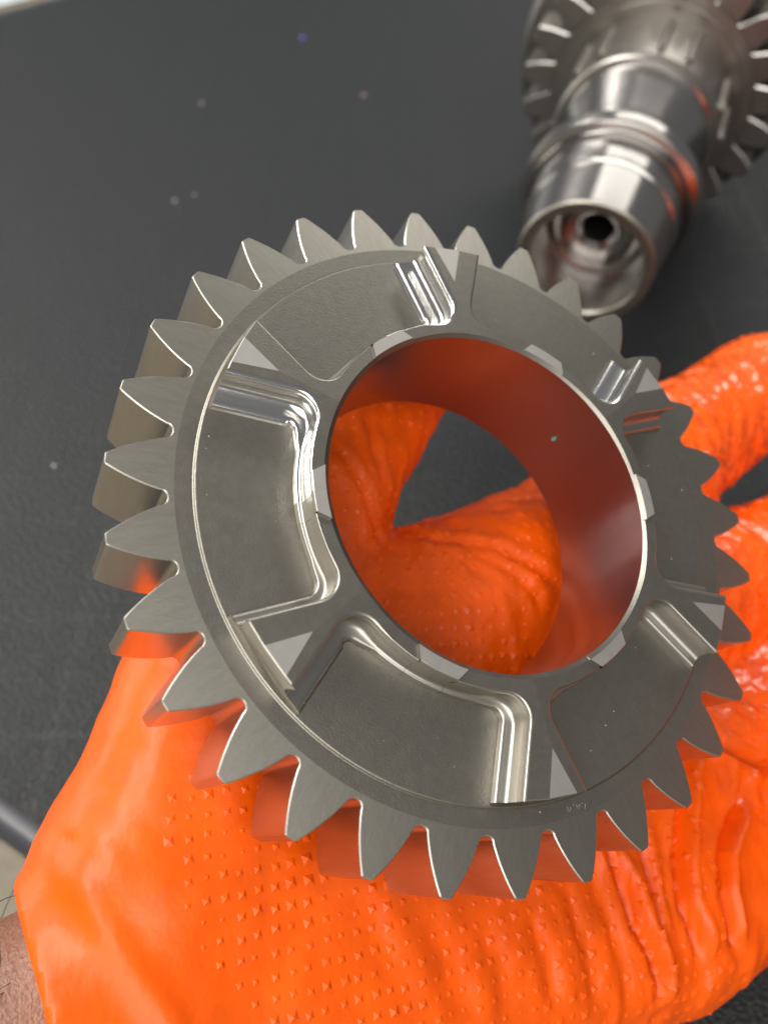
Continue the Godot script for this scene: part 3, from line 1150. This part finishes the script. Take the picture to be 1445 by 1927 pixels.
func person() -> void:
	var who := thing("person", "forearm and hand in an orange rubber glove, palm up, holding the gear", "person", gear_tf)
	# forearm: skin, running into the cuff
	var arm := MB.new()
	var ax0 := Vector3(-40, -58, -40)
	var ax1 := Vector3(-230, -128, -60)
	var dirv := (ax1 - ax0).normalized()
	var side := dirv.cross(Vector3.BACK).normalized()
	var up := side.cross(dirv).normalized()
	var fn := FastNoiseLite.new()
	fn.seed = 9
	fn.frequency = 0.04
	var rows := []
	for k in 50:
		var f := k / 49.0
		var c := ax0.lerp(ax1, f)
		var rw := lerpf(19.5, 34.0, smoothstep(0.0, 0.9, f))
		var rh := lerpf(15.0, 28.0, smoothstep(0.0, 0.9, f))
		if k == 0:
			rw = 0.2
			rh = 0.2
		var line := PackedVector3Array()
		for j in 49:
			var a := TAU * j / 48.0
			var e := side * cos(a) * rw + up * sin(a) * rh
			var p := c + e
			line.append(p + e.normalized() * fn.get_noise_3dv(p) * 0.8)
		rows.append(line)
	arm.grid(rows, 1.0)
	if arm.n[3000].dot(arm.v[3000] - ax0.lerp(ax1, 0.2)) < 0.0:
		for k in arm.n.size():
			arm.n[k] = -arm.n[k]
	part("forearm", made([[arm, M.skin]]), who)
	# hairs on the thumb side of the wrist
	var hr := MB.new()
	for k in 170:
		var f := rng.randf_range(0.085, 0.26)
		var a := rng.randf_range(-1.3, 1.6)
		var c := ax0.lerp(ax1, f)
		var rw := lerpf(19.5, 34.0, smoothstep(0.0, 0.9, f)) * 0.99
		var rh := lerpf(15.0, 28.0, smoothstep(0.0, 0.9, f)) * 0.99
		var e := side * cos(a) * rw + up * sin(a) * rh
		var p := c + e
		var d := (e.normalized() * rng.randf_range(0.35, 0.9) + dirv * rng.randf_range(-0.8, 0.4) + side.cross(e).normalized() * rng.randf_range(-0.6, 0.6)).normalized()
		var bend := Vector3(rng.randf_range(-1, 1), rng.randf_range(-1, 1), rng.randf_range(-1, 1)) * 0.40
		var pts := PackedVector3Array()
		var rad := PackedFloat32Array()
		var ln := rng.randf_range(7.0, 16.0)
		for j in 8:
			pts.append(p)
			rad.append(lerpf(0.11, 0.05, j / 7.0))
			p += d * ln / 7.0
			d = (d + bend).normalized()
		hr.tube(pts, rad, 4)
	var hair := part("arm_hair", made([[hr, M.hair]]), who)
	hair.set_meta("kind", "stuff")
	# the glove
	var gm := glove_mesh()
	var vs: PackedVector3Array = gm[0]
	var ix: PackedInt32Array = gm[1]
	var ns := smooth_normals(vs, ix)
	var low := FastNoiseLite.new()
	low.seed = 4
	low.frequency = 0.055
	low.fractal_octaves = 3
	var crum := FastNoiseLite.new()
	crum.seed = 14
	crum.frequency = 0.12
	crum.fractal_type = FastNoiseLite.FRACTAL_RIDGED
	crum.fractal_octaves = 2
	var fd := folds()
	var box := []
	for f in fd:
		var r := Rect2(f[3][0], Vector2.ZERO)
		for p in f[3]:
			r = r.expand(p)
		box.append(r.grow(8.0))
	for k in vs.size():
		var p := vs[k]
		var h := low.get_noise_3dv(p) * 0.7
		var loose := smoothstep(-25.0, 10.0, p.x)
		if p.y > -5.0:
			loose = maxf(loose, 0.8)
		h += (crum.get_noise_3d(p.x, p.y * 0.55, p.z)) * (0.62 if p.x > 56.0 and p.y > -48.0 else (0.28 if p.y < -40.0 else 0.5)) * loose
		if ns[k].z > -0.1:
			var q := Vector2(p.x, p.y)
			var wgt := smoothstep(-0.1, 0.35, ns[k].z)
			for i in fd.size():
				if box[i].has_point(q):
					var f: Array = fd[i]
					var ds := seg_dist(q, f[3])
					var d := ds.x
					var w: float = f[1]
					var e0: Vector2 = f[3][0]
					var e1: Vector2 = f[3][-1]
					var fade := smoothstep(0.0, 5.0, minf(q.distance_to(e0), q.distance_to(e1)) - 0.5)
					if f.size() > 4 and d < 7.0:   # the fold's near lip lies over its neighbour
						h += fade * wgt * f[4] * exp(-d * d / 14.0) * smoothstep(-0.35, 0.35, -ds.y * d)
					if d < w * 4.5:
						h += fade * wgt * f[0] * (exp(-d * d / (w * w)) - f[2] * 0.55 * exp(-pow((d - 2.1 * w) / w, 2.0)))
		vs[k] = p + ns[k] * h
	ns = smooth_normals(vs, ix)
	var arr := []
	arr.resize(Mesh.ARRAY_MAX)
	var sv := vs.duplicate()
	for k in sv.size():
		sv[k] *= U
	arr[Mesh.ARRAY_VERTEX] = sv
	arr[Mesh.ARRAY_NORMAL] = ns
	var dry := PackedInt32Array()
	var wet := PackedInt32Array()
	for k in range(0, ix.size(), 3):
		var p := vs[ix[k]]
		if p.x + low.get_noise_3dv(p * 2.0) * 9.0 > 57.0 and p.y > -48.0:
			wet.append_array(ix.slice(k, k + 3))
		else:
			dry.append_array(ix.slice(k, k + 3))
	var am := ArrayMesh.new()
	arr[Mesh.ARRAY_INDEX] = dry
	am.add_surface_from_arrays(Mesh.PRIMITIVE_TRIANGLES, arr)
	am.surface_set_material(0, M.glove)
	arr[Mesh.ARRAY_INDEX] = wet
	am.add_surface_from_arrays(Mesh.PRIMITIVE_TRIANGLES, arr)
	am.surface_set_material(1, M.glove_wet)
	var glove := part("glove", am, who)
	# raised grip pattern: small pyramids standing on the rubber, on a skewed grid over palm, thumb and fingers
	var gb := MB.new()
	var px := 2.3
	var py := 2.5
	var border := [Vector2(-10, -14), Vector2(-19.6, -17.2), Vector2(-30.2, -22.8), Vector2(-36.9, -26.3), Vector2(-40.7, -32.4), Vector2(-41.7, -38.5), Vector2(-40.8, -44.7), Vector2(-38.7, -50.9), Vector2(-32.9, -59.4), Vector2(-24.0, -72.0), Vector2(-18.0, -95.0), Vector2(200, -95), Vector2(200, 90), Vector2(-40, 90), Vector2(-30, 20), Vector2(-22, 0)]
	var bpoly := PackedVector2Array(border)
	var smooth_zone := PackedVector2Array([Vector2(49.5, -38), Vector2(75, -36), Vector2(110, -50), Vector2(110, -90), Vector2(48, -80), Vector2(47, -55)])
	for k in range(0, ix.size(), 3):
		var a := vs[ix[k]]
		var b := vs[ix[k + 1]]
		var c := vs[ix[k + 2]]
		if ns[ix[k]].z < 0.30:
			continue
		var x0 := minf(a.x, minf(b.x, c.x))
		var x1 := maxf(a.x, maxf(b.x, c.x))
		var y0 := minf(a.y, minf(b.y, c.y))
		var y1 := maxf(a.y, maxf(b.y, c.y))
		for j in range(ceili(y0 / py), floori(y1 / py) + 1):
			var sh := 0.12 * j * py
			for i in range(ceili((x0 - sh) / px), floori((x1 - sh) / px) + 1):
				var q := Vector2(i * px + sh, j * py)
				var w := bary(q, Vector2(a.x, a.y), Vector2(b.x, b.y), Vector2(c.x, c.y))
				if w.x < 0.0 or w.y < 0.0 or w.z < 0.0:
					continue
				if not Geometry2D.is_point_in_polygon(q, bpoly) or Geometry2D.is_point_in_polygon(q, smooth_zone):
					continue
				var p := a * w.x + b * w.y + c * w.z
				var n := (ns[ix[k]] * w.x + ns[ix[k + 1]] * w.y + ns[ix[k + 2]] * w.z).normalized()
				p += Vector3(low.get_noise_2d(i * 9.0, j * 9.0), low.get_noise_2d(j * 9.0 + 500.0, i * 9.0), 0.0) * 0.5 * n.z
				bump(gb, p, n, clampf(0.95 + low.get_noise_2d(i * 3.0 + 90.0, j * 3.0) * 0.9, 0.45, 1.25))
	var bumps := part("grip_bumps", made([[gb, M.glove]]), glove)
	bumps.set_meta("kind", "stuff")


func bary(p: Vector2, a: Vector2, b: Vector2, c: Vector2) -> Vector3:
	var d := (b.y - c.y) * (a.x - c.x) + (c.x - b.x) * (a.y - c.y)
	if absf(d) < 1e-9:
		return Vector3(-1, 0, 0)
	var u := ((b.y - c.y) * (p.x - c.x) + (c.x - b.x) * (p.y - c.y)) / d
	var v := ((c.y - a.y) * (p.x - c.x) + (a.x - c.x) * (p.y - c.y)) / d
	return Vector3(u, v, 1.0 - u - v)


func bump(m: MB, p: Vector3, n: Vector3, big := 1.0) -> void:
	var x := Vector3(0.99, 0.12 + rng.randf_range(-0.16, 0.16), 0.0)
	x = (x - n * x.dot(n)).normalized()
	var y := n.cross(x)
	var s := rng.randf_range(0.62, 0.80) * lerpf(1.0, big, 0.5)
	var h := rng.randf_range(0.24, 0.44) * big
	var b := [p + (x + y) * s - n * 0.14, p + (y - x) * s - n * 0.14, p - (x + y) * s - n * 0.14, p + (x - y) * s - n * 0.14]
	var t := p + n * h + x * rng.randf_range(-0.1, 0.1)
	for k in 4:
		var c: Vector3 = b[k]
		var d: Vector3 = b[(k + 1) % 4]
		var f := (c - p + d - p + n).normalized()
		var nf := (d - c).cross(t - c).normalized()
		if nf.dot(f) < 0.0:
			nf = -nf
		var soft := (nf + n * 0.9).normalized()
		var low := (nf + n * 0.25).normalized()
		m.tri(c, d, t, low, low, soft)


# ---------------------------------------------------------------- drops and chips
func small_things() -> void:
	var spots := [
		[Vector3(-34.4, 0, -374.5), 1.7, "tiny violet plastic chip on the mat near the top edge of the picture", Color(0.09, 0.075, 0.36)],
		[Vector3(-7.7, 0, -324.5), 1.3, "tiny reddish-grey crumb on the mat left of the shaft's gear wheel", Color(0.22, 0.17, 0.155)],
		[Vector3(-69.7, 0, -318.2), 1.2, "tiny grey crumb alone on the upper left of the mat", Color(0.17, 0.17, 0.17)],
		[Vector3(-69.8, 0, -252.3), 1.0, "left one of two tiny crumbs lying close together on the mat", Color(0.25, 0.25, 0.25)],
		[Vector3(-63.7, 0, -255.7), 0.9, "right one of two tiny crumbs lying close together on the mat", Color(0.20, 0.165, 0.145)],
		[Vector3(-81.9, 0, -135.4), 0.7, "tiny white crumb on the mat at the far left beside the gear teeth", Color(0.35, 0.35, 0.35)],
	]
	var d := MB.new()
	d.lathe(ring_pts([[1.0, 0.0], [0.92, 0.25], [0.7, 0.45], [0.4, 0.56], [0.01, 0.6]]), 20)
	for k in d.n.size():
		d.n[k] = Vector3(d.v[k].x, d.v[k].y, d.v[k].z * 2.0 + 0.2).normalized()
	for s in spots:
		var o := part("mat_crumb", made([[d, std(s[3], 0.5)]]), self, Transform3D(Basis(Vector3.RIGHT, -PI / 2).scaled(Vector3.ONE * s[1]), s[0] * 1.3 + Vector3(0, 0.01, 0)))
		tag(o, s[2], "crumb", "crumbs on the mat")
	# teal paint chip stuck to the wall of the bore
	var c := MB.new()
	var pts := [Vector3(0, 0.75, 0.14), Vector3(0.36, 0.1, 0.2), Vector3(0.12, -0.7, 0.14), Vector3(-0.34, -0.2, 0.2)]
	c.quad(pts[0], pts[1], pts[2], pts[3], Vector3.BACK)
	for k in 4:
		var a: Vector3 = pts[k]
		var b: Vector3 = pts[(k + 1) % 4]
		c.quad(a, b, Vector3(b.x, b.y, 0), Vector3(a.x, a.y, 0), a + b)
	var an := deg_to_rad(35.0)
	var inw := Vector3(-cos(an), -sin(an), 0)
	var bs := Basis(Vector3(0, 0, 1).cross(inw).normalized(), Vector3(0, 0, 1), inw)
	var chip := part("paint_chip", made([[c, M.teal]]), self, gear_tf * Transform3D(bs, Vector3(cos(an), sin(an), 0) * 24.06 + Vector3(0, 0, -4.0)))
	tag(chip, "tiny teal chip stuck to the inner wall of the gear's bore", "chip")
